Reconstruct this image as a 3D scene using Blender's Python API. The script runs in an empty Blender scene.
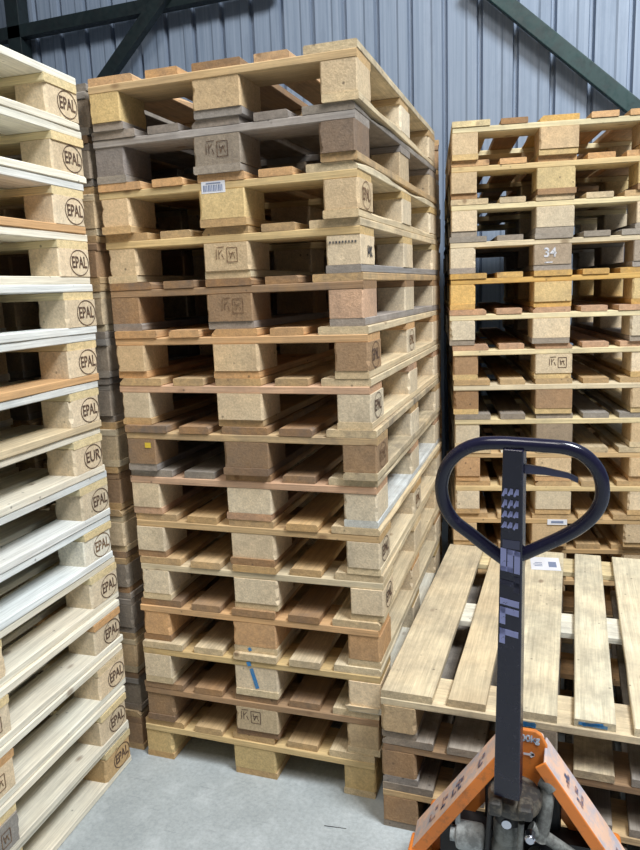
import bpy, math, random
from mathutils import Matrix, Vector, noise

C = bpy.context.scene.collection
rnd = random.Random(7)

def lin(c):
    return tuple((v/255/12.92 if v/255 <= .04045 else ((v/255+.055)/1.055)**2.4) for v in c)

# ------------------------------------------------------------------ materials
def new_mat(name):
    m = bpy.data.materials.new(name); m.use_nodes = True
    nt = m.node_tree; nt.nodes.clear()
    out = nt.nodes.new('ShaderNodeOutputMaterial'); b = nt.nodes.new('ShaderNodeBsdfPrincipled')
    nt.links.new(b.outputs[0], out.inputs[0])
    return m, nt, b

class NT:
    def __init__(s, nt): s.nt = nt
    def n(s, t, **kw):
        o = s.nt.nodes.new(t)
        for k, v in kw.items(): setattr(o, k, v)
        return o
    def l(s, a, b): s.nt.links.new(a, b)
    def noise(s, vec, scale, detail=4, rough=.6):
        o = s.n('ShaderNodeTexNoise'); o.inputs['Scale'].default_value = scale
        o.inputs['Detail'].default_value = detail; o.inputs['Roughness'].default_value = rough
        s.l(vec, o.inputs['Vector']); return o.outputs['Fac']
    def ramp(s, fac, lo, hi, a=0., b=1.):
        o = s.n('ShaderNodeMapRange'); s.l(fac, o.inputs['Value'])
        for k, v in zip(('From Min', 'From Max', 'To Min', 'To Max'), (lo, hi, a, b)): o.inputs[k].default_value = v
        return o.outputs[0]
    def mul(s, a, b):
        o = s.n('ShaderNodeMath', operation='MULTIPLY')
        s.l(a, o.inputs[0])
        if isinstance(b, float): o.inputs[1].default_value = b
        else: s.l(b, o.inputs[1])
        return o.outputs[0]
    def scale_vec(s, vec, sc):
        o = s.n('ShaderNodeVectorMath', operation='MULTIPLY'); s.l(vec, o.inputs[0]); o.inputs[1].default_value = sc
        return o.outputs[0]
    def mix(s, fac, a, b, mode='MIX'):
        o = s.n('ShaderNodeMix', data_type='RGBA', blend_type=mode)
        if isinstance(fac, float): o.inputs[0].default_value = fac
        else: s.l(fac, o.inputs[0])
        for i, v in ((6, a), (7, b)):
            if isinstance(v, tuple): o.inputs[i].default_value = (*v[:3], 1)
            else: s.l(v, o.inputs[i])
        return o.outputs[2]
    def bump(s, h, strength, dist, b):
        o = s.n('ShaderNodeBump'); o.inputs['Strength'].default_value = strength; o.inputs['Distance'].default_value = dist
        s.l(h, o.inputs['Height']); s.l(o.outputs[0], b.inputs['Normal'])

def wood_mat(name, block):
    m, nt, b = new_mat(name); w = NT(nt)
    info = w.n('ShaderNodeObjectInfo'); tc = w.n('ShaderNodeTexCoord')
    off = w.n('ShaderNodeVectorMath', operation='SCALE'); off.inputs[0].default_value = (37., 23., 51.)
    w.l(info.outputs['Random'], off.inputs['Scale'])
    add = w.n('ShaderNodeVectorMath', operation='ADD'); w.l(tc.outputs['Object'], add.inputs[0]); w.l(off.outputs[0], add.inputs[1])
    v = add.outputs[0]; col = info.outputs['Color']
    if block:
        g1 = w.noise(v, 160, 3, .7); g2 = w.noise(v, 45, 4, .7)
        f = w.ramp(g1, .32, .7, .82, 1.13); c = w.mix(1., col, f_to_col(w, f), 'MULTIPLY')
        f2 = w.ramp(g2, .3, .7, .86, 1.12); c = w.mix(1., c, f_to_col(w, f2), 'MULTIPLY')
        h = g1
    else:
        g1 = w.noise(w.scale_vec(v, (2.2, 42, 70)), 1.6, 6, .62)
        g2 = w.noise(w.scale_vec(v, (8, 220, 220)), 1.2, 3, .6)
        f = w.ramp(g1, .3, .7, .8, 1.15); c = w.mix(1., col, f_to_col(w, f), 'MULTIPLY')
        f2 = w.ramp(g2, .3, .7, .85, 1.12); c = w.mix(1., c, f_to_col(w, f2), 'MULTIPLY')
        # knots
        vo = w.n('ShaderNodeTexVoronoi'); vo.inputs['Scale'].default_value = 1.
        w.l(w.scale_vec(v, (5, 9, 9)), vo.inputs['Vector'])
        k = w.ramp(vo.outputs['Distance'], .05, .11, 1., 0.)
        c = w.mix(w.mul(k, .6), c, (.16, .075, .03))
        h = g1
    if not block:   # end grain is darker and browner than the faces
        sx = w.n('ShaderNodeSeparateXYZ'); w.l(tc.outputs['Normal'], sx.inputs[0])
        ab = w.n('ShaderNodeMath', operation='ABSOLUTE'); w.l(sx.outputs[0], ab.inputs[0])
        c = w.mix(w.ramp(ab.outputs[0], .6, .9), c, w.mix(1., c, (.96, .92, .86), 'MULTIPLY'))
    # warm / pale patches
    p = w.ramp(w.noise(v, 3.2, 2), .42, .62)
    c = w.mix(w.mul(p, .35), c, w.mix(1., c, (1.07, .96, .85), 'MULTIPLY'))
    # dirt and weathering, amount per object
    d = w.ramp(w.noise(v, 7.5, 6, .72), .38, .68)
    dd = w.mul(d, info.outputs['Alpha'])
    c = w.mix(dd, c, (.14, .12, .105))
    # scattered small dark marks
    vo2 = w.n('ShaderNodeTexVoronoi'); vo2.inputs['Scale'].default_value = 24; w.l(v, vo2.inputs['Vector'])
    s1 = w.ramp(vo2.outputs['Distance'], .05, .12, .75, 0.)
    s2 = w.ramp(w.noise(v, 9, 1), .5, .56)
    c = w.mix(w.mul(w.mul(s1, s2), .8), c, (.05, .04, .035))
    w.l(c, b.inputs['Base Color'])
    b.inputs['Roughness'].default_value = .82
    b.inputs['Specular IOR Level'].default_value = .2
    w.bump(h, .5, .0025, b)
    return m

def f_to_col(w, f):
    o = w.n('ShaderNodeCombineColor')
    for i in range(3): w.l(f, o.inputs[i])
    return o.outputs[0]

def paint_mat(name, base, worn=None, amount=.5, rough=.4, scale=14, metallic=0., lo=.45, hi=.6, stretch=(1, 1, 1)):
    m, nt, b = new_mat(name); w = NT(nt); tc = w.n('ShaderNodeTexCoord'); v = w.scale_vec(tc.outputs['Object'], stretch)
    c = w.mix(w.ramp(w.noise(v, 5, 3), .3, .7), tuple(x*.85 for x in base), tuple(min(1, x*1.12) for x in base))
    if worn:
        f = w.ramp(w.noise(v, scale, 7, .7), lo, hi, 0, amount); c = w.mix(f, c, worn)
    w.l(c, b.inputs['Base Color']); b.inputs['Metallic'].default_value = metallic
    r = w.ramp(w.noise(v, 30, 4), .3, .7, rough*.75, min(1, rough*1.35)); w.l(r, b.inputs['Roughness'])
    w.bump(w.noise(v, 60, 3), .15, .001, b)
    return m

M = {
 'board': wood_mat('wood_board', False), 'block': wood_mat('wood_block', True),
 'burn': paint_mat('burnt_ink', lin((72, 54, 46)), lin((135, 108, 82)), .6, .9, 60),
 'burn_faint': paint_mat('faded_burnt_ink', lin((105, 76, 55)), lin((160, 135, 100)), .6, .9, 70),
 'ink': paint_mat('dark_ink', lin((62, 60, 66)), lin((150, 140, 120)), .6, .9, 80),
 'sticker': paint_mat('white_sticker', lin((222, 224, 232)), None, 0, .5),
 'print': paint_mat('grey_print', lin((120, 132, 160)), None, 0, .6),
 'chalk': paint_mat('white_chalk', lin((215, 215, 220)), lin((120, 115, 115)), .8, .9, 90),
 'blue': paint_mat('blue_crayon', lin((40, 125, 190)), lin((110, 140, 150)), .7, .8, 60),
 'yellow': paint_mat('yellow_paint', lin((215, 185, 60)), None, 0, .7),
 'plastic': paint_mat('white_plastic_scrap', lin((220, 225, 240)), None, 0, .4),
 'splinter': paint_mat('pale_split_wood', lin((222, 200, 165)), None, 0, .8),
 'orange': paint_mat('orange_paint', lin((222, 128, 52)), lin((120, 85, 60)), .6, .42, 22, lo=.52, hi=.7),
 'orange_worn': paint_mat('scuffed_orange_paint', lin((232, 192, 166)), lin((170, 174, 188)), .85, .5, 16, lo=.44, hi=.62),
 'navy': paint_mat('dark_blue_enamel', lin((26, 25, 46)), lin((66, 64, 84)), .4, .22, 30, lo=.55, hi=.72),
 'navy_lever': paint_mat('grey_blue_enamel', lin((70, 72, 98)), None, 0, .35),
 'letter': paint_mat('worn_lavender_lettering', lin((160, 165, 215)), lin((34, 33, 58)), 1., .5, 45, lo=.6, hi=.64),
 'letter_worn': paint_mat('nearly_gone_lettering', lin((160, 165, 215)), lin((34, 33, 58)), 1., .5, 55, lo=.36, hi=.42),
 'letter_blue': paint_mat('white_blue_lettering', lin((205, 220, 235)), lin((60, 95, 130)), .8, .5, 70, lo=.5, hi=.6),
 'grease': paint_mat('greasy_cast_iron', lin((62, 60, 58)), lin((120, 112, 98)), .8, .5, 30, .3),
 'castgrey': paint_mat('grey_metal', lin((140, 142, 138)), lin((70, 68, 65)), .7, .45, 22, .3),
 'black': paint_mat('black_metal', lin((22, 22, 26)), lin((50, 48, 46)), .6, .5, 30),
 'chrome': paint_mat('bright_steel', lin((205, 208, 220)), None, 0, .18, metallic=1.),
 'rubber': paint_mat('wheel_polyurethane', lin((185, 190, 190)), lin((110, 112, 112)), .7, .6, 30),
 'green': paint_mat('dark_green_steel', lin((30, 62, 62)), lin((22, 40, 42)), .6, .45, 12),
 'green_dark': paint_mat('blackish_green_steel', lin((20, 33, 35)), lin((14, 20, 24)), .6, .5, 12),
}

def floor_mat():
    m, nt, b = new_mat('grey_concrete'); w = NT(nt); tc = w.n('ShaderNodeTexCoord'); v = tc.outputs['Object']
    c = w.mix(w.ramp(w.noise(v, 1.8, 5), .35, .65), lin((158, 165, 167)), lin((186, 193, 195)))
    c = w.mix(w.ramp(w.noise(v, 75, 4, .75), .35, .75, 0, .5), c, lin((112, 119, 122)))
    c = w.mix(w.ramp(w.noise(v, 9, 7, .75), .5, .72, 0, .45), c, lin((206, 212, 215)))
    c = w.mix(w.ramp(w.noise(w.scale_vec(v, (1, 9, 1)), 6, 6, .75), .6, .68, 0, .3), c, lin((80, 85, 88)))
    w.l(c, b.inputs['Base Color']); b.inputs['Roughness'].default_value = .62
    w.bump(w.noise(v, 90, 4), .15, .002, b)
    return m
def wall_mat():
    m, nt, b = new_mat('blue_grey_sheet_metal'); w = NT(nt); tc = w.n('ShaderNodeTexCoord'); v = tc.outputs['Object']
    g = w.noise(w.scale_vec(v, (60, 60, .8)), 1, 5, .7)
    c = w.mix(w.ramp(g, .3, .7), lin((128, 143, 163)), lin((156, 169, 187)))
    c = w.mix(w.ramp(w.noise(w.scale_vec(v, (5, 5, 1.6)), 1, 6, .75), .5, .75, 0, .4), c, lin((98, 112, 132)))
    w.l(c, b.inputs['Base Color']); b.inputs['Roughness'].default_value = .55; b.inputs['Metallic'].default_value = .13
    return m
M['floor'] = floor_mat(); M['wall'] = wall_mat()

# ------------------------------------------------------------------ mesh helpers
def mesh_of(name, V, F, mat, smooth=False):
    me = bpy.data.meshes.new(name); me.from_pydata([tuple(v) for v in V], [], F); me.update()
    me.materials.append(mat)
    if smooth:
        for p in me.polygons: p.use_smooth = True
    return me

def put(name, me, parent=None, loc=(0, 0, 0), rot=(0, 0, 0), color=None):
    o = bpy.data.objects.new(name, me); C.objects.link(o); o.location = loc; o.rotation_euler = rot
    if parent: o.parent = parent
    if color: o.color = color
    return o

def tag(o, label=None, cat=None, group=None, kind=None):
    if label: o['label'] = label
    if cat: o['category'] = cat
    if group: o['group'] = group
    if kind: o['kind'] = kind
    return o

def beam(L, W, T, seed, mat, wane=0., nx=14, rag=0.):
    """sawn board: length on x, base at z=0, softly worn arrises, optional waney upper edge"""
    V, F = [], []; c = .0022
    xs = [-L/2 + L*i/nx for i in range(nx+1)]
    for i, x in enumerate(xs):
        n1 = noise.noise(Vector((x*6, seed*7.3, 0)))*.0016; n2 = noise.noise(Vector((x*6, seed*7.3, 9)))*.0016
        zt = -abs(noise.noise(Vector((x*4, seed*3.1, 5))))*.0012
        cw = c + wane*max(0, noise.noise(Vector((x*3.5, seed*1.7, 3)))+.1)*.03
        cr = c + rag*max(0, noise.noise(Vector((x*40, seed*5.7, 13))))*.006
        cw2 = min(cw, T*.8)
        y0, y1 = -W/2 + n1, W/2 + n2
        if i in (0, nx): x += (-1 if i else 1)*0.0008
        prof = [(y0, c), (y0+c, 0), (y1-c, 0), (y1, c), (y1, T-c+zt), (y1-cr, T+zt), (y0+cw, T+zt), (y0, T-cw2+zt)]
        V += [(x, a, max(0, b)) for a, b in prof]
    for i in range(nx):
        for j in range(8):
            a = i*8+j; b = i*8+(j+1) % 8
            F.append((a, a+8, b+8, b))
    F.append(tuple(range(8))); F.append(tuple(nx*8+j for j in reversed(range(8))))
    return mesh_of('sawn_board', V, F, mat)

def block_mesh(W, D, H_, seed):
    """nine-hundredth chip block, x=W, y=D, with chewed vertical corners"""
    V, F = [], []; nz = 6
    r = random.Random(seed)
    chew = [r.random()**3*.011 for _ in range(4)]
    for i in range(nz+1):
        z = H_*i/nz
        ring = []
        for k, (sx, sy) in enumerate(((-1, -1), (1, -1), (1, 1), (-1, 1))):
            ch = .003 + chew[k]*max(.1, .5+noise.noise(Vector((z*45, seed*2.3, k*7))))
            X, Y = sx*W/2, sy*D/2
            jx = noise.noise(Vector((z*30, seed, k)))*.0009
            a = (X - sx*ch, Y + jx*0, z); b = (X, Y - sy*ch, z)
            ring += ([b, a] if sx*sy > 0 else [a, b])
        V += ring
    for i in range(nz):
        for j in range(8):
            a = i*8+j; b = i*8+(j+1) % 8
            F.append((a, b, b+8, a+8))
    F.append(tuple(reversed(range(8)))); F.append(tuple(nz*8+j for j in range(8)))
    return mesh_of('chip_block', V, F, M['block'])

def box_data(x0, x1, y0, y1, z0, z1, V=None, F=None):
    V = [] if V is None else V; F = [] if F is None else F; n = len(V)
    V += [(x0, y0, z0), (x1, y0, z0), (x1, y1, z0), (x0, y1, z0), (x0, y0, z1), (x1, y0, z1), (x1, y1, z1), (x0, y1, z1)]
    F += [tuple(n+i for i in f) for f in ((0, 3, 2, 1), (4, 5, 6, 7), (0, 1, 5, 4), (1, 2, 6, 5), (2, 3, 7, 6), (3, 0, 4, 7))]
    return V, F
def bevel(o, w=.002, seg=2):
    m = o.modifiers.new('bevel', 'BEVEL'); m.width = w; m.segments = seg; m.limit_method = 'ANGLE'
    return o
def hexa(pts8, name, mat, parent):
    F = [(0, 3, 2, 1), (4, 5, 6, 7), (0, 1, 5, 4), (1, 2, 6, 5), (2, 3, 7, 6), (3, 0, 4, 7)]
    return put(name, mesh_of(name, pts8, F, mat), parent)

def cyl_data(p0, p1, r0, r1=None, n=28, V=None, F=None, caps=True):
    V = [] if V is None else V; F = [] if F is None else F; k = len(V); r1 = r0 if r1 is None else r1
    p0, p1 = Vector(p0), Vector(p1); d = (p1-p0).normalized(); u = d.orthogonal().normalized(); w = d.cross(u)
    for p, r in ((p0, r0), (p1, r1)):
        for i in range(n):
            a = 2*math.pi*i/n; V.append(tuple(p + u*math.cos(a)*r + w*math.sin(a)*r))
    for i in range(n):
        j = (i+1) % n; F.append((k+i, k+j, k+n+j, k+n+i))
    if caps: F.append(tuple(k+i for i in reversed(range(n)))); F.append(tuple(k+n+i for i in range(n)))
    return V, F
def lathe(p0, prof, mat, name, parent, axis='z', n=32):
    V, F = [], []
    for r, h in prof:
        for i in range(n):
            a = 2*math.pi*i/n; x, y = r*math.cos(a), r*math.sin(a)
            V.append({'z': (x, y, h), 'x': (h, x, y), 'y': (y, h, x)}[axis])
    for k in range(len(prof)-1):
        for i in range(n):
            j = (i+1) % n; F.append((k*n+i, k*n+j, (k+1)*n+j, (k+1)*n+i))
    F.append(tuple(reversed(range(n)))); F.append(tuple((len(prof)-1)*n+i for i in range(n)))
    o = put(name, mesh_of(name, V, F, mat, True), parent, p0)
    for p in o.data.polygons:
        if len(p.vertices) > 4: p.use_smooth = False
    e = o.modifiers.new('edge', 'EDGE_SPLIT'); e.split_angle = math.radians(35)
    return o
def tube(pts, r, mat, name, parent, n=18, closed=False):
    """sweep along a Catmull-Rom path"""
    P = [Vector(p) for p in pts]; path = []; m = len(P)
    for i in range(m if closed else m-1):
        g = (lambda k: P[k % m]) if closed else (lambda k: P[max(0, min(m-1, k))])
        a, b, c, d = g(i-1), g(i), g(i+1), g(i+2)
        for s in range(6):
            t = s/6
            path.append(.5*((2*b)+(c-a)*t+(2*a-5*b+4*c-d)*t*t+(3*b-a-3*c+d)*t*t*t))
    if not closed: path.append(P[-1])
    V, F = [], []; K = len(path); up = Vector((.0, -1, .15)).normalized()
    for i, p in enumerate(path):
        t = (path[(i+1) % K]-path[i-1]) if closed else (path[min(K-1, i+1)]-path[max(0, i-1)])
        t.normalize(); u = (up - t*up.dot(t)).normalized(); w = t.cross(u)
        for j in range(n):
            a = 2*math.pi*j/n; V.append(tuple(p+u*math.cos(a)*r+w*math.sin(a)*r))
    for i in range(K if closed else K-1):
        i2 = (i+1) % K
        for j in range(n):
            j2 = (j+1) % n; F.append((i*n+j, i*n+j2, i2*n+j2, i2*n+j))
    if not closed: F.append(tuple(range(n))); F.append(tuple((K-1)*n+j for j in reversed(range(n))))
    return put(name, mesh_of(name, V, F, mat, True), parent)

def text_mesh(txt, size, mat, sx=1., bold=0., shear=0., thick=.0003):
    cu = bpy.data.curves.new('lettering', 'FONT'); cu.body = txt; cu.size = size; cu.align_x = 'CENTER'; cu.align_y = 'CENTER'
    cu.extrude = thick; cu.offset = bold; cu.shear = shear
    o = bpy.data.objects.new('lettering', cu); C.objects.link(o)
    dg = bpy.context.evaluated_depsgraph_get(); me = bpy.data.meshes.new_from_object(o.evaluated_get(dg))
    bpy.data.objects.remove(o)
    me.transform(Matrix.Diagonal((sx, 1, 1, 1))); me.materials.clear(); me.materials.append(mat)
    return me
def join_mesh(ms, mat, name='mark'):
    V, F = [], []
    for me in ms:
        k = len(V); V += [tuple(v.co) for v in me.vertices]; F += [tuple(i+k for i in p.vertices) for p in me.polygons]
    return mesh_of(name, V, F, mat)

def oval_mark(txt, mat, a=.046, b=.037):
    V, F = [], []; n = 48
    for i in range(n):
        t = 2*math.pi*i/n
        for s in (1, .935): V.append((a*s*math.cos(t), b*s*math.sin(t) - (0 if s == 1 else 0), .0003))
    for i in range(n):
        j = (i+1) % n; F.append((2*i, 2*j, 2*j+1, 2*i+1))
    ring = mesh_of('ring', V, F, mat); t = text_mesh(txt, .046, mat, sx=.74 if len(txt) == 4 else .88, bold=.0006)
    return join_mesh([ring, t], mat)
def rects_mesh(rs, mat, th=.0004):
    V, F = [], []
    for x0, x1, y0, y1 in rs: box_data(x0, x1, y0, y1, -th, th, V, F)
    return mesh_of('mark', V, F, mat)
def strokes(segs, mat, w=.003):
    V, F = [], []
    for (x0, y0), (x1, y1) in segs:
        d = Vector((x1-x0, y1-y0)).normalized()*w/2; nx, ny = -d.y, d.x; k = len(V)
        V += [(x0+nx, y0+ny, .0004), (x0-nx, y0-ny, .0004), (x1-nx, y1-ny, .0004), (x1+nx, y1+ny, .0004)]; F.append((k, k+1, k+2, k+3))
    return mesh_of('mark', V, F, mat)

def stamp_mesh(mat):
    s = []
    x0, x1, y0, y1 = .002, .034, -.022, .018
    s += [((x0, y0), (x1, y0)), ((x0, y1), (x1, y1)), ((x0, y0), (x0, y1)), ((x1, y0), (x1, y1))]
    s += [((-.032, -.014), (-.031, .014)), ((-.024, .013), (-.023, -.012)), ((-.023, .002), (-.013, .013)), ((-.014, .0), (-.008, -.014)), ((-.03, .02), (-.006, .021))]
    s += [((.009, .010), (.013, -.012)), ((.013, -.012), (.02, .006)), ((.02, .006), (.027, -.013)), ((.012, .001), (.027, .004))]
    return strokes(s, mat, .0024)

# ------------------------------------------------------------------ pallet kit
VAR = {
 'deck145': [beam(1.2, .145, .022, s, M['board'], wane=(s % 3 == 0)*1., rag=.4) for s in range(1, 8)],
 'deck100': [beam(1.2, .100, .022, s+20, M['board'], wane=(s % 3 == 1)*.7, rag=.4) for s in range(1, 7)],
 'stringer': [beam(.8, .145, .022, s+40, M['board'], rag=.6) for s in range(1, 8)],
 'bot100': [beam(1.2, .100, .022, s+60, M['board'], wane=(s % 2)*.5, rag=.4) for s in range(1, 6)],
 'bot145': [beam(1.2, .145, .022, s+80, M['board'], rag=.4) for s in range(1, 5)],
 'b100': [block_mesh(.1, .145, .078, s+100) for s in range(1, 8)],
 'b145': [block_mesh(.145, .145, .078, s+120) for s in range(1, 7)],
}
DX = [(-.3275, 'deck145'), (-.16375, 'deck100'), (0, 'deck145'), (.16375, 'deck100'), (.3275, 'deck145')]
BX = [(-.35, 'bot100', 'b100'), (0, 'bot145', 'b145'), (.35, 'bot100', 'b100')]
YS = (-.5275, 0, .5275)

P = {  # intrinsic wood tones (sRGB)
 'tan': (200, 170, 126), 'yellow': (212, 186, 136), 'deepyellow': (214, 176, 108), 'grey': (158, 150, 140), 'greyp': (160, 153, 147), 'orange': (212, 172, 126),
 'deeporange': (200, 148, 98), 'pink': (206, 170, 140), 'brown': (164, 132, 98), 'dbrown': (136, 112, 90), 'light': (216, 198, 164), 'cream': (226, 210, 168),
 'white': (232, 227, 210), 'coolwhite': (224, 227, 224), 'pale': (220, 209, 180), 'chip': (206, 182, 146), 'chipl': (220, 202, 172), 'chipo': (202, 162, 118), 'chipd': (158, 144, 126), 'chipy': (212, 186, 134), 'chipg': (136, 132, 130),
}
def tone(key, jit=6, dirt=.3):
    c = P[key]; j = rnd.uniform(-jit, jit); k = rnd.uniform(-jit*.4, jit*.4)
    c = lin((min(250, c[0]+j+k), min(250, c[1]+j), min(250, c[2]+j-k)))
    return (c[0], c[1], c[2], max(0, min(1, dirt+rnd.uniform(-.12, .12))))

def pallet(label, group, loc, yaw, deck='tan', stringer='tan', block='chip', bottom='tan', dirt=.35, over=None, jit=7, loose=1., deck_dark=1.5):
    """over: {('d',i)|('s',j)|('b',i,j)|('m',i): tone key}; returns root and dict of parts"""
    over = over or {}; r = bpy.data.objects.new('wooden_pallet', None); C.objects.link(r)
    r.empty_display_size = .1; r.location = loc; r.rotation_euler = (0, 0, yaw)
    tag(r, label, 'pallet', group); K = {}
    R = lambda a: rnd.uniform(-a, a)*loose
    flip = lambda: rnd.choice((0, math.pi))
    for i, (x, kind) in enumerate(DX):
        K['d', i] = put('deck_board', rnd.choice(VAR[kind]), r, (x+R(.0025)*(0 < i < 4), R(.004), .122), (0, 0, math.pi/2+flip()), tone(over.get(('d', i), deck), jit, dirt*deck_dark))  # dark-blotch amount of deck boards is scaled apart from the other parts
    for j, y in enumerate(YS):
        K['s', j] = put('stringer_board', rnd.choice(VAR['stringer']), r, (R(.003), y+R(.003), .1), (0, 0, flip()), tone(over.get(('s', j), stringer), jit, dirt))
    for i, (x, kb, kk) in enumerate(BX):
        K['m', i] = put('bottom_board', rnd.choice(VAR[kb]), r, (x+R(.002), R(.004), 0), (0, 0, math.pi/2+flip()), tone(over.get(('m', i), bottom), jit, dirt))
        for j, y in enumerate(YS):
            K['b', i, j] = put('block', rnd.choice(VAR[kk]), r, (x+R(.0025), y+R(.004), .022), (0, 0, flip()), tone(over.get(('b', i, j), block), jit*1.3, dirt*.8))
    K['root'] = r
    return K

def on_face(part, me, name, side, u=0., v=.039, rz=0., out=.0012, half=None, mat=None):
    """stick a flat mark on a part; side 'front' (-y of the pallet) or 'right' (+x of the pallet); u,v across and up"""
    a = part.rotation_euler.z; bb = [Vector(b) for b in part.bound_box]
    hx = max(b.x for b in bb); hy = max(b.y for b in bb); c, s = abs(math.cos(a)), abs(math.sin(a))
    half_x = hx*c+hy*s; half_y = hx*s+hy*c
    o = put(name, me, part)
    if side == 'front': Mx = Matrix.Translation((u, -half_y-out, v)) @ Matrix.Rotation(math.pi/2, 4, 'X')
    elif side == 'right': Mx = Matrix.Translation((half_x+out, u, v)) @ Matrix.Rotation(math.pi/2, 4, 'Z') @ Matrix.Rotation(math.pi/2, 4, 'X')
    else: Mx = Matrix.Translation((0, u, v))
    Mx = Mx @ Matrix.Rotation(rz, 4, 'Z')
    o.matrix_basis = Matrix.Rotation(-a, 4, 'Z') @ Mx
    return o

H = .144
# ------------------------------------------------------------------ the tall centre stack
mdx = [-.0074, -.0005, .0067, .0075, .0110, .0130, .0075, .0105, .0028, -.0010, -.0067, -.0099, -.0116, -.0125, -.0094]
mdy = [-.0091, -.0107, -.0151, -.0049, -.0001, .0024, .0051, -.0082, .0021, .0041, .0119, .0189, .0082, .0022, -.0068]
mya = [-.0066, .0063, .0097, .0057, .0180, .0049, .0080, .0081, -.0017, -.0013, -.0113, -.0145, -.0122, -.0136, .0004]
MAIN = [  # from the floor up: label, tones, dirt, overrides
 ('yellowish clean pallet standing on the floor at the bottom of the tall centre stack', ('tan', 'yellow', 'chipy', 'tan'), .2, {}),
 ('brownish pallet with a burnt stamp, second from the floor in the centre stack', ('brown', 'brown', 'chip', 'dbrown'), .4, {('b', 0, 0): 'brown'}),
 ('pale pallet with a blue stripe on its middle block, low in the centre stack', ('light', 'yellow', 'chipl', 'light'), .3, {('m', 2): 'white', ('m', 1): 'light'}),
 ('orange-toned pallet with orange blocks in the lower centre stack', ('brown', 'orange', 'chipo', 'brown'), .35, {('m', 1): 'light', ('m', 0): 'brown'}),
 ('pale cream pallet directly on top of the orange-toned one in the centre stack', ('tan', 'light', 'chipl', 'light'), .25, {}),
 ('tan pallet with light blocks, sixth from the floor in the centre stack', ('tan', 'tan', 'chipl', 'brown'), .3, {}),
 ('pallet with grey left end and pinkish front board, seventh up the centre stack', ('brown', 'pink', 'chipl', 'pink'), .4, {('d', 0): 'grey', ('d', 1): 'grey', ('m', 2): 'coolwhite'}),
 ('dirty brown pallet with yellow paint dot at mid-height of the centre stack', ('brown', 'tan', 'brown', 'greyp'), .6, {('m', 1): 'dbrown'}),
 ('orange-fronted pallet with pale speckled blocks, ninth up the centre stack', ('tan', 'pink', 'chipl', 'tan'), .35, {}),
 ('orange-edged pallet with orange bottom boards, tenth up the centre stack', ('orange', 'orange', 'chip', 'orange'), .3, {('b', 2, 0): 'brown'}),
 ('brown pallet with purplish grey bottom boards in the upper centre stack', ('brown', 'brown', 'brown', 'greyp'), .5, {('b', 2, 0): 'pink'}),
 ('tan pallet with a dark smudge on its right corner block, upper centre stack', ('tan', 'yellow', 'chip', 'light'), .3, {('m', 2): 'greyp', ('b', 2, 0): 'chipl', ('s', 0): 'yellow'}),
 ('tan pallet with a white barcode sticker on its front, upper centre stack', ('orange', 'yellow', 'chip', 'tan'), .25, {('b', 1, 0): 'chipy'}),
 ('weathered grey pallet with splintered grey left block near the centre stack top', ('greyp', 'greyp', 'chipd', 'grey'), .6, {('b', 0, 0): 'chipg', ('b', 2, 0): 'dbrown'}),
 ('tan pallet lying on the very top of the tall centre stack', ('orange', 'tan', 'chip', 'greyp'), .3, {('b', 0, 0): 'chipy', ('d', 2): 'brown', ('b', 1, 0): 'chip'}),
]
MK = []
for k, (lab, t, dirt, ov) in enumerate(MAIN):
    MK.append(pallet(lab, 'pallets of the tall centre stack', (-.4+mdx[k], .6+mdy[k], k*H), mya[k], t[0], t[1], t[2], t[3], dirt, {**({('d', 4): 'light', ('m', 2): 'light', ('b', 2, 1): 'chipl', ('b', 2, 2): 'chipl'} if k not in (13, 10) else {('d', 4): 'tan', ('b', 2, 1): 'chipl', ('b', 2, 2): 'chipl', ('s', 0): t[1]} if k == 10 else {('d', 4): 'grey', ('m', 2): 'tan', ('b', 2, 1): 'chip', ('b', 2, 2): 'chip'}), **ov}))
oval_epal = oval_mark('EPAL', M['burn']); oval_eur = oval_mark('EUR', M['burn']); oval_faint = oval_mark('EPAL', M['burn_faint'])
stamp = stamp_mesh(M['burn_faint']); stamp_dark = stamp_mesh(M['burn'])
for k in (12, 9, 8, 7, 5, 4): on_face(MK[k]['b', 2, 0], oval_faint if k in (7, 12) else oval_epal, 'stamp', 'right', 0, .039)
for k in (9, 5): on_face(MK[k]['b', 2, 1], oval_faint, 'stamp', 'right')
smudge = strokes([((-.02, -.015), (-.018, .016)), ((-.018, .016), (-.006, -.006)), ((-.006, -.006), (.0, .016)), ((.0, .016), (.004, -.016)), ((.01, -.014), (.012, .015)), ((.012, .0), (.024, .014)), ((.012, .0), (.026, -.014))], M['ink'], .006)
on_face(MK[11]['b', 2, 0], smudge, 'ink_mark', 'right', .01, .035)
on_face(MK[13]['b', 1, 0], stamp_dark, 'stamp', 'front', 0, .042)
on_face(MK[1]['b', 1, 0], stamp_dark, 'stamp', 'front', -.02, .05)
on_face(MK[11]['b', 1, 0], stamp, 'stamp', 'front', 0, .045)
on_face(MK[10]['b', 1, 0], stamp, 'stamp', 'front', .01, .045)
on_face(MK[11]['b', 2, 0], rects_mesh([(-.04+.009*i, -.035+.009*i, -.003, .003) for i in range(9)], M['ink']), 'ink_mark', 'front', 0, .06)
# barcode sticker
st = on_face(MK[12]['s', 0], rects_mesh([(-.037, .037, -.016, .016)], M['sticker'], .0003), 'barcode_sticker', 'front', -.02, .008)
tag(st, 'white barcode sticker')
bars = [(-.031+.0052*i, -.0285+.0052*i+.001*(i % 3 == 0), -.011, .006) for i in range(12)] + [(-.022, .024, .009, .012)]
o = put('barcode', rects_mesh(bars, M['print'], .0003), st, (0, 0, .0007))
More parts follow.
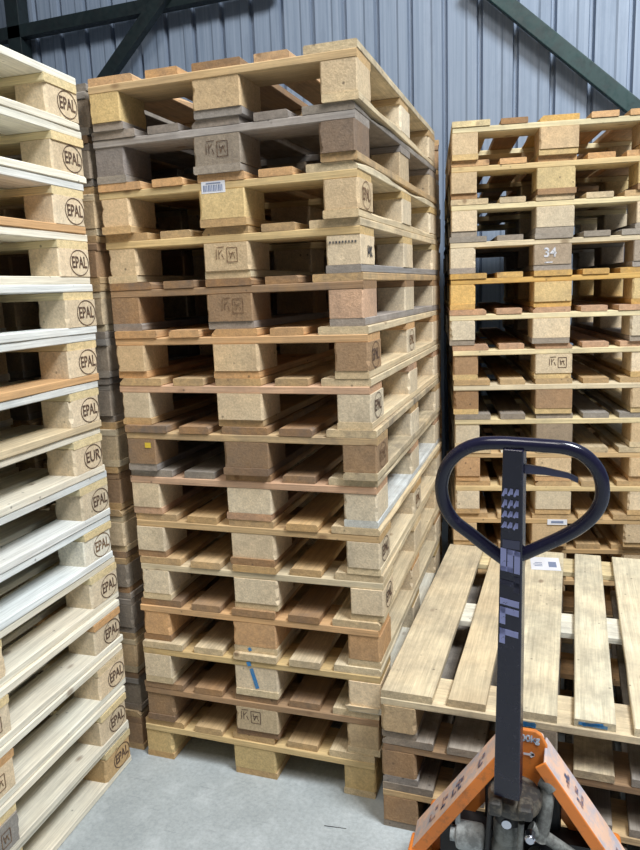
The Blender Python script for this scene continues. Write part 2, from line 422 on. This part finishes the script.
# blue stripe, yellow dot, white splinters
on_face(MK[3]['m', 1], strokes([((-.012, .016), (-.006, .006))], M['blue'], .011), 'blue_mark', 'front', -.01, .0)
on_face(MK[2]['s', 0], strokes([((-.003, .018), (.001, .004))], M['blue'], .014), 'blue_mark', 'front', -.02, .0)
on_face(MK[2]['b', 1, 0], strokes([((-.01, .072), (.008, .006))], M['blue'], .013), 'blue_mark', 'front', -.005, .0)
on_face(MK[7]['b', 0, 0], rects_mesh([(-.01, .01, -.008, .008)], M['yellow']), 'yellow_paint_dot', 'front', .025, .06)
hexa([(.045, -.075, .03), (.075, -.085, .045), (.077, -.078, .045), (.05, -.06, .03), (.04, -.078, .05), (.07, -.088, .066), (.073, -.08, .066), (.045, -.062, .05)], 'splinter', M['splinter'], MK[13]['b', 0, 0])
hexa([(-.05, -.604, .004), (.04, -.604, .004), (.04, -.6012, .004), (-.05, -.6012, .004), (-.06, -.612, .024), (.045, -.606, .021), (.045, -.6012, .021), (-.05, -.6012, .021)], 'splinter', M['splinter'], MK[2]['root']).location = (.35, 0, 0)

# ------------------------------------------------------------------ the new pale stack on the left (its long side faces the aisle)
lx = [-.0031, .0073, .0016, -.0057, -.0181, -.0135, -.0101, -.0077, -.0001, .0034, .0063, .0040, .0099, .0119, .0141]
ly = [-.0153, -.0287, -.0127, .0019, .0188, .0086, .0086, -.0043, -.0055, .0005, .0058, .0013, .0002, .0146, .0060]
LYAW = .0385
LL = ['with a dark charred oval stamp, on the floor', 'second from the floor', 'third from the floor', 'with an orange stringer end, fourth from floor', 'fifth from the floor', 'sixth from the floor',
      'seventh from the floor', 'marked EUR instead of EPAL, mid-height', 'just above the EUR-marked one', 'with an orange bottom board, tenth from the floor', 'eleventh from the floor', 'fourth from the top',
      'with an orange lower edge, third from the top', 'just under the topmost one', 'lying on the very top']
LO = {0: {('b', 2, 2): 'tan'}, 3: {('s', 2): 'orange'}, 5: {('b', 2, 2): 'white'}, 8: {('m', 2): 'light'}, 9: {('m', 2): 'orange'}, 12: {('m', 2): 'orange'}, 13: {('m', 2): 'white'}, 2: {('s', 1): 'orange', ('s', 2): 'light'}, 1: {('b', 2, 1): 'grey'}}
LK = []
for k in range(15):
    c, s = math.cos(LYAW), math.sin(LYAW); ox, oy = -.4, -.6
    loc = (-.8473+lx[k]+c*ox-s*oy, -.036+ly[k]+s*ox+c*oy, k*H)
    cool = 'coolwhite' if k in (8, 9, 10, 5, 6, 12) else 'white'
    K = pallet('pale new pallet %s in the left stack' % LL[k], 'new pale pallets of the left stack', loc, LYAW, 'white', 'cream', 'chipl', cool, .08, {**{('d', 4): cool}, **LO.get(k, {})}, 5)
    LK.append(K)
    on_face(K['b', 2, 2], oval_eur if k == 7 else (oval_faint if k == 5 else oval_epal), 'stamp', 'right', .02, .039)
    on_face(K['b', 2, 1], stamp, 'stamp', 'right', 0, .039)

# ------------------------------------------------------------------ dark stack squeezed between left and centre stacks
names = ['on the floor', 'second from the floor', 'third from the floor', 'fourth from the floor', 'fifth from the floor', 'sixth from the floor', 'seventh from the floor', 'at mid-height', 'seventh from the top', 'sixth from the top', 'fifth from the top', 'fourth from the top', 'third from the top', 'second from the top', 'on the top']
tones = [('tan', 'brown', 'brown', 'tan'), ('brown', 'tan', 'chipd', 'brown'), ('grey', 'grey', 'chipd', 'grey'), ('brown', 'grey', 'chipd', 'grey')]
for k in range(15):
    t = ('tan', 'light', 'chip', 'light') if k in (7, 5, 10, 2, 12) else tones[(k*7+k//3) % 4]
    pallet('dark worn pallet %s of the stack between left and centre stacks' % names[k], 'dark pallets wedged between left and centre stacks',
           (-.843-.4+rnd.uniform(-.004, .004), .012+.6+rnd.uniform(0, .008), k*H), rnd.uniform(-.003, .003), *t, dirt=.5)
# ------------------------------------------------------------------ the stack behind the centre one
byaw = .168; c, s = math.cos(byaw), math.sin(byaw)
for k in range(15):
    t = tones[(k*5+2) % 4]; ox, oy = -.4, .6; x0 = -.018+rnd.uniform(-.003, .003)
    pallet('weathered pallet %s of the stack behind the centre stack' % names[k], 'pallets of the stack behind the centre stack',
           (x0+c*ox-s*oy, 1.375+s*ox+c*oy, k*H), byaw, *t, dirt=.5)
# ------------------------------------------------------------------ the right-hand stack
rx = [0, 0, 0, 0, .0109, .0115, .0093, .0057, .0009, -.0100, -.0078, -.0098, -.0043, -.0020, .0030]
ry = [.04, .04, .04, .01, .0089, .0072, .0039, .0010, .0037, -.0072, -.0010, -.0010, .0031, -.0029, -.0156]
RT = [(('tan', 'tan', 'chip', 'tan'), {})]*4 + [
 (('tan', 'tan', 'chip', 'tan'), {('b', 1, 0): 'chip'}), (('tan', 'yellow', 'chipl', 'tan'), {}), (('light', 'tan', 'chip', 'orange'), {('b', 0, 0): 'chipo', ('d', 1): 'white'}),
 (('grey', 'cream', 'chip', 'light'), {('b', 1, 0): 'chipd', ('b', 0, 0): 'chipl'}), (('tan', 'light', 'chip', 'yellow'), {('b', 1, 0): 'brown', ('b', 0, 0): 'brown'}),
 (('pink', 'cream', 'chipl', 'yellow'), {('b', 0, 0): 'brown'}), (('pink', 'cream', 'chipl', 'grey'), {}), (('deepyellow', 'deepyellow', 'chipy', 'deepyellow'), {('b', 1, 0): 'yellow', ('b', 0, 0): 'deepyellow'}),
 (('grey', 'grey', 'chipd', 'greyp'), {('b', 0, 0): 'chipl', ('s', 0): 'light'}), (('light', 'cream', 'chipl', 'grey'), {('d', 4): 'tan'}), (('orange', 'yellow', 'chipy', 'brown'), {('b', 0, 0): 'chip'}), (('orange', 'cream', 'chip', 'yellow'), {('d', 0): 'cream', ('d', 1): 'brown', ('d', 2): 'deepyellow'}),
]
RT = RT[:3] + RT[4:]
RL = ['standing on the floor', 'second from the floor', 'third from the floor', 'with a small white sticker, just above the low deck', 'fifth from the floor', 'with an orange left block, sixth from the floor,',
      'with a grey middle block, seventh from the floor,', 'with brown blocks at mid-height', 'with a burnt box stamp on its middle block', 'with pinkish deck ends, just under the deep yellow one', 'in deep yellow wood', 'with grey wood and chalk 34 on its middle block',
      'with pale blocks, third from the top', 'second from the top', 'cream fronted, lying on the very top']
RT = [RT[0], RT[1], RT[2], RT[3], RT[4], RT[5], RT[6], RT[7], RT[8], RT[9], RT[10], RT[11], RT[12], RT[13], RT[14]]
RYAW = .1679; RK = []
for k in range(15):
    c, s = math.cos(RYAW), math.sin(RYAW); ox, oy = .4, .6; t, ov = RT[k]
    RK.append(pallet('wooden pallet %s in the right-hand stack' % RL[k].rstrip(','), 'pallets of the tall right-hand stack',
                     (.0765+rx[k]+c*ox-s*oy, 1.0742+ry[k]+s*ox+c*oy, k*H), RYAW, *t, dirt=.3, over=ov))
on_face(RK[11]['b', 1, 0], text_mesh('34', .05, M['chalk'], bold=.0012), 'chalk_number', 'front', -.01, .045)
on_face(RK[11]['b', 1, 0], strokes([((-.03, 0), (.0, .001))], M['chalk'], .005), 'chalk_mark', 'front', .0, .008)
on_face(RK[8]['b', 1, 0], stamp_dark, 'stamp', 'front', .015, .045)
st = on_face(RK[3]['s', 0], rects_mesh([(-.04, .04, -.012, .012)], M['sticker'], .0003), 'sticker', 'front', .03, .008)
put('printed_line', rects_mesh([(-.025, .025, -.005, .005)], M['print'], .0003), st, (0, 0, .0007))

# ------------------------------------------------------------------ the low stack of three
lowyaw = -.02; LOWK = []
for k, (lab, t, dirt, ov) in enumerate([
  ('brown worn pallet standing on the floor at the bottom of the low stack', ('grey', 'tan', 'brown', 'grey'), .55, {}),
  ('weathered pallet in the middle of the low stack of three', ('grey', 'orange', 'brown', 'greyp'), .6, {('s', 0): 'brown', ('d', 3): 'light'}),
  ('stained pale pallet on top of the low stack behind the pallet jack', ('pale', 'cream', 'brown', 'grey'), .5, {('b', 1, 0): 'chipd', ('s', 1): 'white', ('s', 2): 'cream', ('s', 0): 'light', ('b', 0, 0): 'chip', ('d', 0): 'light', ('d', 1): 'light'})]):
    c, s = math.cos(lowyaw), math.sin(lowyaw); ox, oy = .4, .6
    LOWK.append(pallet(lab, 'pallets of the low stack', (.036+c*ox-s*oy, -.108+s*ox+c*oy, k*H), lowyaw, *t, dirt=dirt, over=ov, deck_dark=.75 if k == 2 else 1.4))
top = LOWK[2]
lb = put('paper_label', rects_mesh([(-.068, .068, -.056, .056)], M['sticker'], .0003), top['d', 2])
lb.matrix_basis = Matrix.Rotation(-top['d', 2].rotation_euler.z, 4, 'Z') @ Matrix.Translation((.004, .46, .0226)) @ Matrix.Rotation(math.pi/2+.1, 4, 'Z')
tag(lb, 'white paper label')
put('printed_line', rects_mesh([(-.03, -.024, .012, .042), (-.014, -.008, .012, .046), (.002, .008, .012, .04), (-.035, .02, -.042, -.012)], M['print'], .0003), lb, (0, 0, .0007))
on_face(top['s', 0], strokes([((-.024, .014), (.022, .009)), ((-.02, .008), (.02, .013))], M['blue'], .012), 'blue_mark', 'front', -.002, .0)
bm = rects_mesh([(-.012, .012, -.004, .004)], M['blue'])
on_face(top['d', 3], strokes([((-.04, .0), (.03, -.003)), ((-.03, -.003), (.02, .003))], M['blue'], .009), 'blue_mark', 'front', .0, .012)

# ------------------------------------------------------------------ pallet jack
J = bpy.data.objects.new('pallet_jack', None); C.objects.link(J); J.location = (.427, -.35, 0)
tag(J, 'orange hand pallet jack with a dark blue loop handle parked before the low stack', 'pallet jack')
bpy.context.view_layer.update()
JI = Matrix.Translation((-.427, .35, 0))
def jp(o):                                   # world-built part under the jack
    mb = o.matrix_basis.copy(); o.parent = J; o.matrix_basis = JI @ mb; return o
def jput(name, me, **k): return jp(put(name, me, **k))

def plate(sgn):
    cx = .427
    X = lambda d: cx + sgn*d
    zt, zb, dt, db = .464, .165, .054, .258
    # thin sloped sheet with a turned-down front flange and a rear web
    V, F = [], []
    def slab(a, b, c_, d_, th):
        n = len(V)
        nrm = Vector((sgn*.83, 0, .56))
        q = [Vector(p) for p in (a, b, c_, d_)]
        for p in q: V.append(tuple(p))
        for p in q: V.append(tuple(p - nrm*th))
        F.extend([tuple(n+i for i in f) for f in ((0, 1, 2, 3), (7, 6, 5, 4), (0, 4, 5, 1), (1, 5, 6, 2), (2, 6, 7, 3), (3, 7, 4, 0))])
    slab((X(dt), -.36, zt), (X(db), -.36, zb), (X(db+.004), -.265, zb+.004), (X(dt+.002), -.265, zt+.004), .006)
    sheet = jput('side_plate', mesh_of('side_plate', V, F, M['orange_worn']))
    bevel(sheet, .0025)
    q = [(X(dt), -.362, zt), (X(db), -.362, zb), (X(db), -.354, zb), (X(dt), -.354, zt)]
    dwn = (-sgn*.022, 0, -.017)
    fl = hexa([tuple(Vector(p)+Vector(dwn)) for p in q] + q, 'flange', M['orange'], None)
    fl.parent = sheet; bevel(fl, .002)
    q = [(X(dt), -.275, zt-.01), (X(db-.02), -.275, zb+.03), (X(db-.02), -.265, zb+.03), (X(dt), -.265, zt-.01)]
    dwn = (-sgn*.02, 0, -.11)
    wb = hexa([tuple(Vector(p)+Vector(dwn)) for p in q] + q, 'web', M['orange'], None); wb.parent = sheet
    # worn lettering running down the plate
    ax = Vector((X(db)-X(dt), 0, zb-zt)).normalized()
    for q_ in (((.16, .41, .47, .60, .72) if sgn < 0 else (.22, .34, .80)),):
        V, F = [], []
        for i, t in enumerate(q_):
            b0 = Vector((X(dt), -.335, zt)).lerp(Vector((X(db), -.335, zb)), t); nrm = Vector((sgn*.83, 0, .56))*.0012
            b0 += nrm
            jr = random.Random(int(t*100))
            for du, dv, ln, wd in ((0, jr.uniform(-.005, .01), jr.uniform(.008, .03), .008), (jr.uniform(.004, .02), .0, .008, jr.uniform(.015, .04)), (-.008, .02, .012, jr.uniform(.008, .02))):
                a = b0 + ax*du*1.0 + Vector((0, dv, 0)); n = len(V)
                lift = lambda p: tuple(p + Vector((sgn*.0035, 0, .0045))*((p.y+.36)/.095))
                V += [lift(a), lift(a+ax*ln), lift(a+ax*ln+Vector((0, wd, 0))), lift(a+Vector((0, wd, 0)))]; F.append((n, n+1, n+2, n+3))
        m = mesh_of('worn_lettering', V, F, M['scuffink']); o = put('worn_lettering', m); o.parent = sheet
    # heel of the fork: upright gusset, then the fork arm itself
    xa, xb = sorted((X(.234), X(.195)))
    V, F = box_data(xa, xb, -.25, -.20, .06, .196)
    bevel(jput('fork_heel', mesh_of('fork_heel', V, F, M['orange'])), .012, 3)
    xa, xb = sorted((X(.268), X(.215)))
    V, F = box_data(xa, xb, -.368, -.3, .05, .165)
    bevel(jput('fork_end_plate', mesh_of('fork_end_plate', V, F, M['orange'])), .006, 2)
    xo, xi = X(.262), X(.112)
    V, F = [], []
    prof = [(-.15, .0), (.6, .0), (.72, .012)]
    x0, x1 = min(xo, xi), max(xo, xi)
    pts = [(-.335, .052, .086), (.70, .052, .086), (.80, .058, .070)]
    for y, z0, z1 in pts: V += [(x0, y, z0), (x1, y, z0), (x1, y, z1), (x0, y, z1)]
    for i in range(2):
        for j in range(4):
            a = i*4+j; b = i*4+(j+1) % 4; F.append((a, b, b+4, a+4))
    F.append((3, 2, 1, 0)); F.append((8, 9, 10, 11))
    fk = jput('fork', mesh_of('fork', V, F, M['grease'])); bevel(fk, .006, 2)
    r = lathe((0, 0, 0), [(.038, -.045), (.04, -.042), (.04, .042), (.038, .045)], M['rubber'], 'load_roller', None, 'x')
    r.location = ((x0+x1)/2, .66, .0405); r.parent = fk
M['scuffink'] = paint_mat('scuffed_blue_grey_lettering', lin((84, 92, 120)), lin((205, 155, 125)), .9, .6, 60, lo=.47, hi=.6)
for sg in (-1, 1): plate(sg)

# head plate with rounded shoulders
hp = [(-.058, 0), (-.058, .07), (-.044, .098), (-.03, .106), (.03, .106), (.044, .098), (.058, .07), (.058, 0), (.03, -.055), (-.03, -.055)]
V = [(x, -.006, z) for x, z in hp] + [(x, .006, z) for x, z in hp]; n = len(hp)
F = [tuple(range(n)), tuple(reversed(range(n, 2*n)))] + [(i, i+n, (i+1) % n+n, (i+1) % n) for i in range(n)]
head = jput('head_plate', mesh_of('head_plate', V, F, M['orange']), loc=(.427, -.30, .398)); bevel(head, .004, 3)
V, F = box_data(-.05, .05, .0, .03, -.04, .085)
hb = put('head_box', mesh_of('head_box', V, F, M['orange_worn'])); hb.parent = head; bevel(hb, .01, 3); hb.location = (0, .006, -.002)
t = put('capacity_lettering', text_mesh('2000kg', .024, M['letter_blue'], sx=.95, bold=.0007), head, (.007, -.0075, .085), (math.pi/2, 0, 0))
t = put('arrow_mark', strokes([((-.012, 0), (.012, 0)), ((.004, .006), (.012, 0)), ((.004, -.006), (.012, 0))], M['sticker'], .006), head, (.016, -.0075, .045), (math.pi/2, 0, 0))
# pump
jp(lathe((.400, -.355, .19), [(.036, 0), (.038, .01), (.038, .04), (.030, .052), (.030, .058), (.034, .062), (.034, .10), (.028, .115), (.022, .118)], M['castgrey'], 'pump_cylinder', None))
jp(lathe((.404, -.36, .305), [(.034, 0), (.036, .004), (.036, .035), (.03, .04)], M['black'], 'pump_collar', None))
jp(lathe((.416, -.372, .345), [(.04, 0), (.056, .01), (.061, .022), (.061, .036), (.055, .046), (.03, .052)], M['grease'], 'swivel_casting', None))
V, F = box_data(.34, .52, -.29, -.2, .13, .35)
bevel(jput('pump_housing', mesh_of('pump_housing', V, F, M['black'])), .01)
V, F = box_data(.235, .62, -.325, -.27, .09, .235)
jput('shade_filler', mesh_of('shade_filler', V, F, M['black']))  # black box added so the space under the side plates reads as shade
jp(lathe((.4, -.398, .325), [(.0, 0), (.008, -.001), (.011, -.006), (.011, -.012), (.012, -.012)][::-1], M['chrome'], 'roller_bolt', None, 'y'))
jp(lathe((.452, -.392, .30), [(.012, 0), (.012, .02), (.009, .024)], M['chrome'], 'link_bolt', None, 'y')).rotation_euler = (math.pi, 0, 0)
for (a, b, r, nm, mt) in (((.362, -.385, .36), (.352, -.37, .17), .006, 'link_rod', 'black'), ((.432, -.405, .335), (.427, -.39, .17), .007, 'link_rod', 'castgrey'),
                          ((.452, -.37, .30), (.55, -.36, .235), .014, 'foot_pedal_arm', 'castgrey'), ((.46, -.37, .24), (.50, -.38, .14), .016, 'release_pedal', 'castgrey')):
    V, F = cyl_data(a, b, r); bevel(jput(nm, mesh_of(nm, V, F, M[mt])), .002)
tb = tube([(.487, -.34, .402), (.487, -.35, .37), (.483, -.36, .33), (.474, -.37, .27)], .016, M['castgrey'], 'lifting_arm', None); jp(tb)
jp(tube([(.475, -.34, .41), (.487, -.345, .405), (.498, -.345, .395)], .02, M['castgrey'], 'arm_boss', None))
jp(lathe((.276, -.345, .222), [(.018, -.012), (.018, 0), (.03, .004), (.033, .01), (.033, .06), (.029, .066), (.02, .07)], M['rubber'], 'guide_roller', None, 'x'))
V, F = box_data(.276, .287, -.35, -.335, .25, .31); jput('bracket_strip', mesh_of('bracket_strip', V, F, M['rubber']))
V, F = box_data(.585, .597, -.33, -.32, .12, .26); jput('bracket_strip', mesh_of('bracket_strip', V, F, M['rubber']))
V, F = cyl_data((.34, -.36, .092), (.52, -.36, .092), .012); jput('wheel_axle', mesh_of('wheel_axle', V, F, M['black']))
for x in (.352, .457):
    w_ = jp(lathe((x, -.36, .0915), [(.05, 0), (.085, .001), (.09, .006), (.09, .044), (.085, .049), (.05, .05)], M['rubber'], 'steering_wheel', None, 'x'))
V, F = box_data(.405, .455, -.375, -.345, .1, .2); jput('wheel_yoke', mesh_of('wheel_yoke', V, F, M['grease']))
# tiller
V, F = box_data(.362, .392, -.452, -.41, .372, .408); bevel(jput('tiller_lug', mesh_of('tiller_lug', V, F, M['grease'])), .008, 3)
V, F = box_data(.425, .458, -.45, -.40, .372, .402); bevel(jput('tiller_lug', mesh_of('tiller_lug', V, F, M['grease'])), .008, 3)
b0 = Vector((.403, -.42, .418)); b1 = Vector((.416, -.567, 1.246)); yaw = -.12
u = Vector((math.cos(yaw), math.sin(yaw), 0)); ax = (b1-b0).normalized(); v_ = ax.cross(u).normalized(); u = v_.cross(ax)
hw0, hw1, hd = .0285, .0185, .019
V = []
for p, hw in ((b0, hw0), (b1, hw1)):
    for a, b in ((-1, -1), (1, -1), (1, 1), (-1, 1)): V.append(tuple(p + u*a*hw + v_*b*hd))
shaft = jput('tiller_shaft', mesh_of('tiller_shaft', V, [(0, 3, 2, 1), (4, 5, 6, 7), (0, 1, 5, 4), (1, 2, 6, 5), (2, 3, 7, 6), (3, 0, 4, 7)], M['navy'])); bevel(shaft, .003, 3)
def on_shaft(name, me, t, du=0., rot=0.):
    p = b0.lerp(b1, t) - v_*(hd+.0009) + u*du
    R3 = Matrix((u, ax, -v_)).transposed().to_4x4()
    o = put(name, me); o.matrix_basis = Matrix.Translation(p) @ R3 @ Matrix.Rotation(rot, 4, 'Z')
    o.parent = shaft; return o
# vertical tape of five letters, reading downwards; the second letter is rubbed away
Lz = lambda z: (z-b0.z)/(b1.z-b0.z)
def blocky(ch, wd, mat, h=.037, t=.011):
    R_ = {'S': [(0, wd, 0, t), (wd-t, wd, 0, h/2+t/2), (0, wd, h/2-t/2, h/2+t/2), (0, t, h/2-t/2, h), (0, wd, h-t, h)],
          'T': [(0, wd, h-t, h), (wd/2-t/2, wd/2+t/2, 0, h)], 'I': [(0, t*1.3, 0, h)], 'L': [(0, t*1.3, 0, h), (0, wd, 0, t)]}[ch]
    m = rects_mesh([(a-wd/2, b-wd/2, c-h/2, d-h/2) for a, b, c, d in R_], mat, .0003)
    for v in m.vertices: v.co.x += v.co.y*.12
    return m
for ch, z, wd, key in (('S', 1.018, .050, 'letter'), ('T', .968, .036, 'letter_worn'), ('I', .925, .014, 'letter'), ('L', .892, .040, 'letter'), ('L', .844, .036, 'letter')):
    on_shaft('letter', blocky(ch, wd, M[key]), Lz(z), -.001, -math.pi/2)
for i, z in enumerate((1.163, 1.14, 1.117, 1.094)):
    r = random.Random(i+3); sg = []
    for q in range(3):
        x = -.015+.0105*q; a = r.uniform(-.003, .003); sg += [((x-.002, -.008+a), (x+.004, .007)), ((x+.004, .007), (x+.004, -.005))]
    on_shaft('worn_print', strokes(sg, M['letter'], .0045), Lz(z))
on_shaft('faded_label', rects_mesh([(-.016, .016, -.009, .009)], M['navy_lever'], .0003), Lz(1.054))
grip = [(.405, -.531, 1.006), (.385, -.531, 1.020), (.36, -.531, 1.038), (.332, -.536, 1.062), (.303, -.54, 1.086), (.287, -.545, 1.113), (.280, -.550, 1.142), (.281, -.556, 1.172), (.293, -.562, 1.205), (.317, -.567, 1.232), (.35, -.569, 1.248),
        (.39, -.57, 1.252), (.425, -.57, 1.251), (.469, -.569, 1.249), (.506, -.569, 1.246), (.533, -.567, 1.235), (.553, -.563, 1.215), (.565, -.559, 1.191), (.569, -.554, 1.163), (.565, -.549, 1.137), (.552, -.545, 1.112), (.53, -.54, 1.088), (.499, -.536, 1.065), (.463, -.532, 1.043), (.428, -.529, 1.022)]
jp(tube(grip, .0128, M['navy'], 'loop_handle', None))
lev = [(.432, -.562, 1.203, .009), (.47, -.562, 1.200, .007), (.51, -.561, 1.193, .005), (.527, -.558, 1.184, .005)]
V, F = [], []
for x, y, z, h in lev: V += [(x, y-.004, z-h), (x, y+.006, z-h), (x, y+.006, z+h), (x, y-.004, z+h)]
for i in range(3):
    for j in range(4):
        a = i*4+j; b = i*4+(j+1) % 4; F.append((a, a+4, b+4, b))
F.append((0, 1, 2, 3)); F.append((15, 14, 13, 12))
bevel(jput('release_lever', mesh_of('release_lever', V, F, M['navy_lever'])), .002)

# ------------------------------------------------------------------ small scrap on the floor
V, F = cyl_data((-.02, 0, .0012), (.045, .006, .0012), .0012, .0006, 6)
o = put('wood_splinter', mesh_of('wood_splinter', V, F, M['black']), None, (-.11, -.16, 0))
tag(o, 'thin dark sliver lying on the concrete floor before the centre stack', 'splinter')

# ------------------------------------------------------------------ shell
V, F = box_data(-7, 6, -6, 2.9, -.1, 0)
tag(put('floor', mesh_of('floor', V, F, M['floor'])), kind='structure')
prof = []; pitch = .208; x = -7.045
while x < 6:
    prof += [(x, 0), (x+.105, .0), (x+.118, -.006), (x+.172, -.006), (x+.178, .036), (x+.194, .036)]; x += pitch
WY, ZT = 2.78, 6.
V, F = [], []
for (px, d) in prof: V += [(px, WY+d, 0), (px, WY+d, ZT)]
for i in range(len(prof)-1): F.append((2*i, 2*i+2, 2*i+3, 2*i+1))
n = len(V); V += [(-7, WY+.1, 0), (prof[-1][0], WY+.1, 0), (prof[-1][0], WY+.1, ZT), (-7, WY+.1, ZT)]; F.append((n, n+1, n+2, n+3))
tag(put('wall_back', mesh_of('wall_back', V, F, M['wall'])), kind='structure')

def strut(name, a, b, w, d, mat, label, y=2.68):
    a, b = Vector((a[0], y, a[1])), Vector((b[0], y, b[1])); ax = (b-a).normalized(); up = Vector((-ax.z, 0, ax.x)); V = []
    for p in (a, b):
        for s1, s2 in ((-1, -1), (1, -1), (1, 1), (-1, 1)): V.append(tuple(p + up*s1*w/2 + Vector((0, s2*d/2, 0))))
    o = put(name, mesh_of(name, V, [(0, 3, 2, 1), (4, 5, 6, 7), (0, 1, 5, 4), (1, 2, 6, 5), (2, 3, 7, 6), (3, 0, 4, 7)], mat)); bevel(o, .004)
    return tag(o, kind='structure')
strut('trim_1', (-.03, 3.28), (1.12, 2.235), .085, .06, M['green'], '')
strut('trim_2', (-3.5, 3.40), (-1.2, 3.43), .085, .07, M['green_dark'], '', y=2.66)
strut('trim_3', (-1.80, 3.60), (-2.66, 2.82), .085, .06, M['green_dark'], '', y=2.60)
strut('trim_4', (-3.19, 0), (-3.19, 5), .11, .11, M['green_dark'], '', y=2.68)

# ------------------------------------------------------------------ light
w = bpy.data.worlds.new('hall_light'); bpy.context.scene.world = w; w.use_nodes = True
bg = w.node_tree.nodes['Background']; bg.inputs[0].default_value = (.80, .88, 1., 1); bg.inputs[1].default_value = .13
def area(name, loc, target, size, sy, e, col):
    L = bpy.data.lights.new(name, 'AREA'); L.shape = 'RECTANGLE'; L.size = size; L.size_y = sy; L.energy = e; L.color = col
    o = bpy.data.objects.new(name, L); C.objects.link(o); o.location = loc
    o.rotation_euler = (Vector(target)-Vector(loc)).to_track_quat('-Z', 'Y').to_euler(); return o
area('hall_lamp', (2.45, -1.3, 5.5), (0, .1, 1.0), 1.5, 1.5, 430, (.93, .97, 1.))
area('hall_lamp', (.1, -2.9, 6.0), (-.3, .2, 1.0), 1.6, 1.6, 125, (1., .95, .88))

# ------------------------------------------------------------------ camera
sc = bpy.context.scene
cam = bpy.data.cameras.new('camera'); co = bpy.data.objects.new('camera', cam); C.objects.link(co); sc.camera = co
cam.sensor_fit = 'VERTICAL'; cam.sensor_height = 36; cam.lens = 713.12/850*36; cam.clip_start = .05
from mathutils import Euler
ex, ey, ez = 1.3842579, .0381764, .3174676
R = Matrix.Rotation(ez, 4, 'Z') @ Matrix.Rotation(ey, 4, 'Y') @ Matrix.Rotation(ex, 4, 'X')
co.matrix_world = Matrix.Translation((.4858616, -1.8874035, 1.5397024)) @ R
sc.view_settings.view_transform = 'Standard'; sc.view_settings.look = 'None'; sc.view_settings.gamma = 1
sc.view_settings.use_curve_mapping = False; sc.view_settings.exposure = -.04
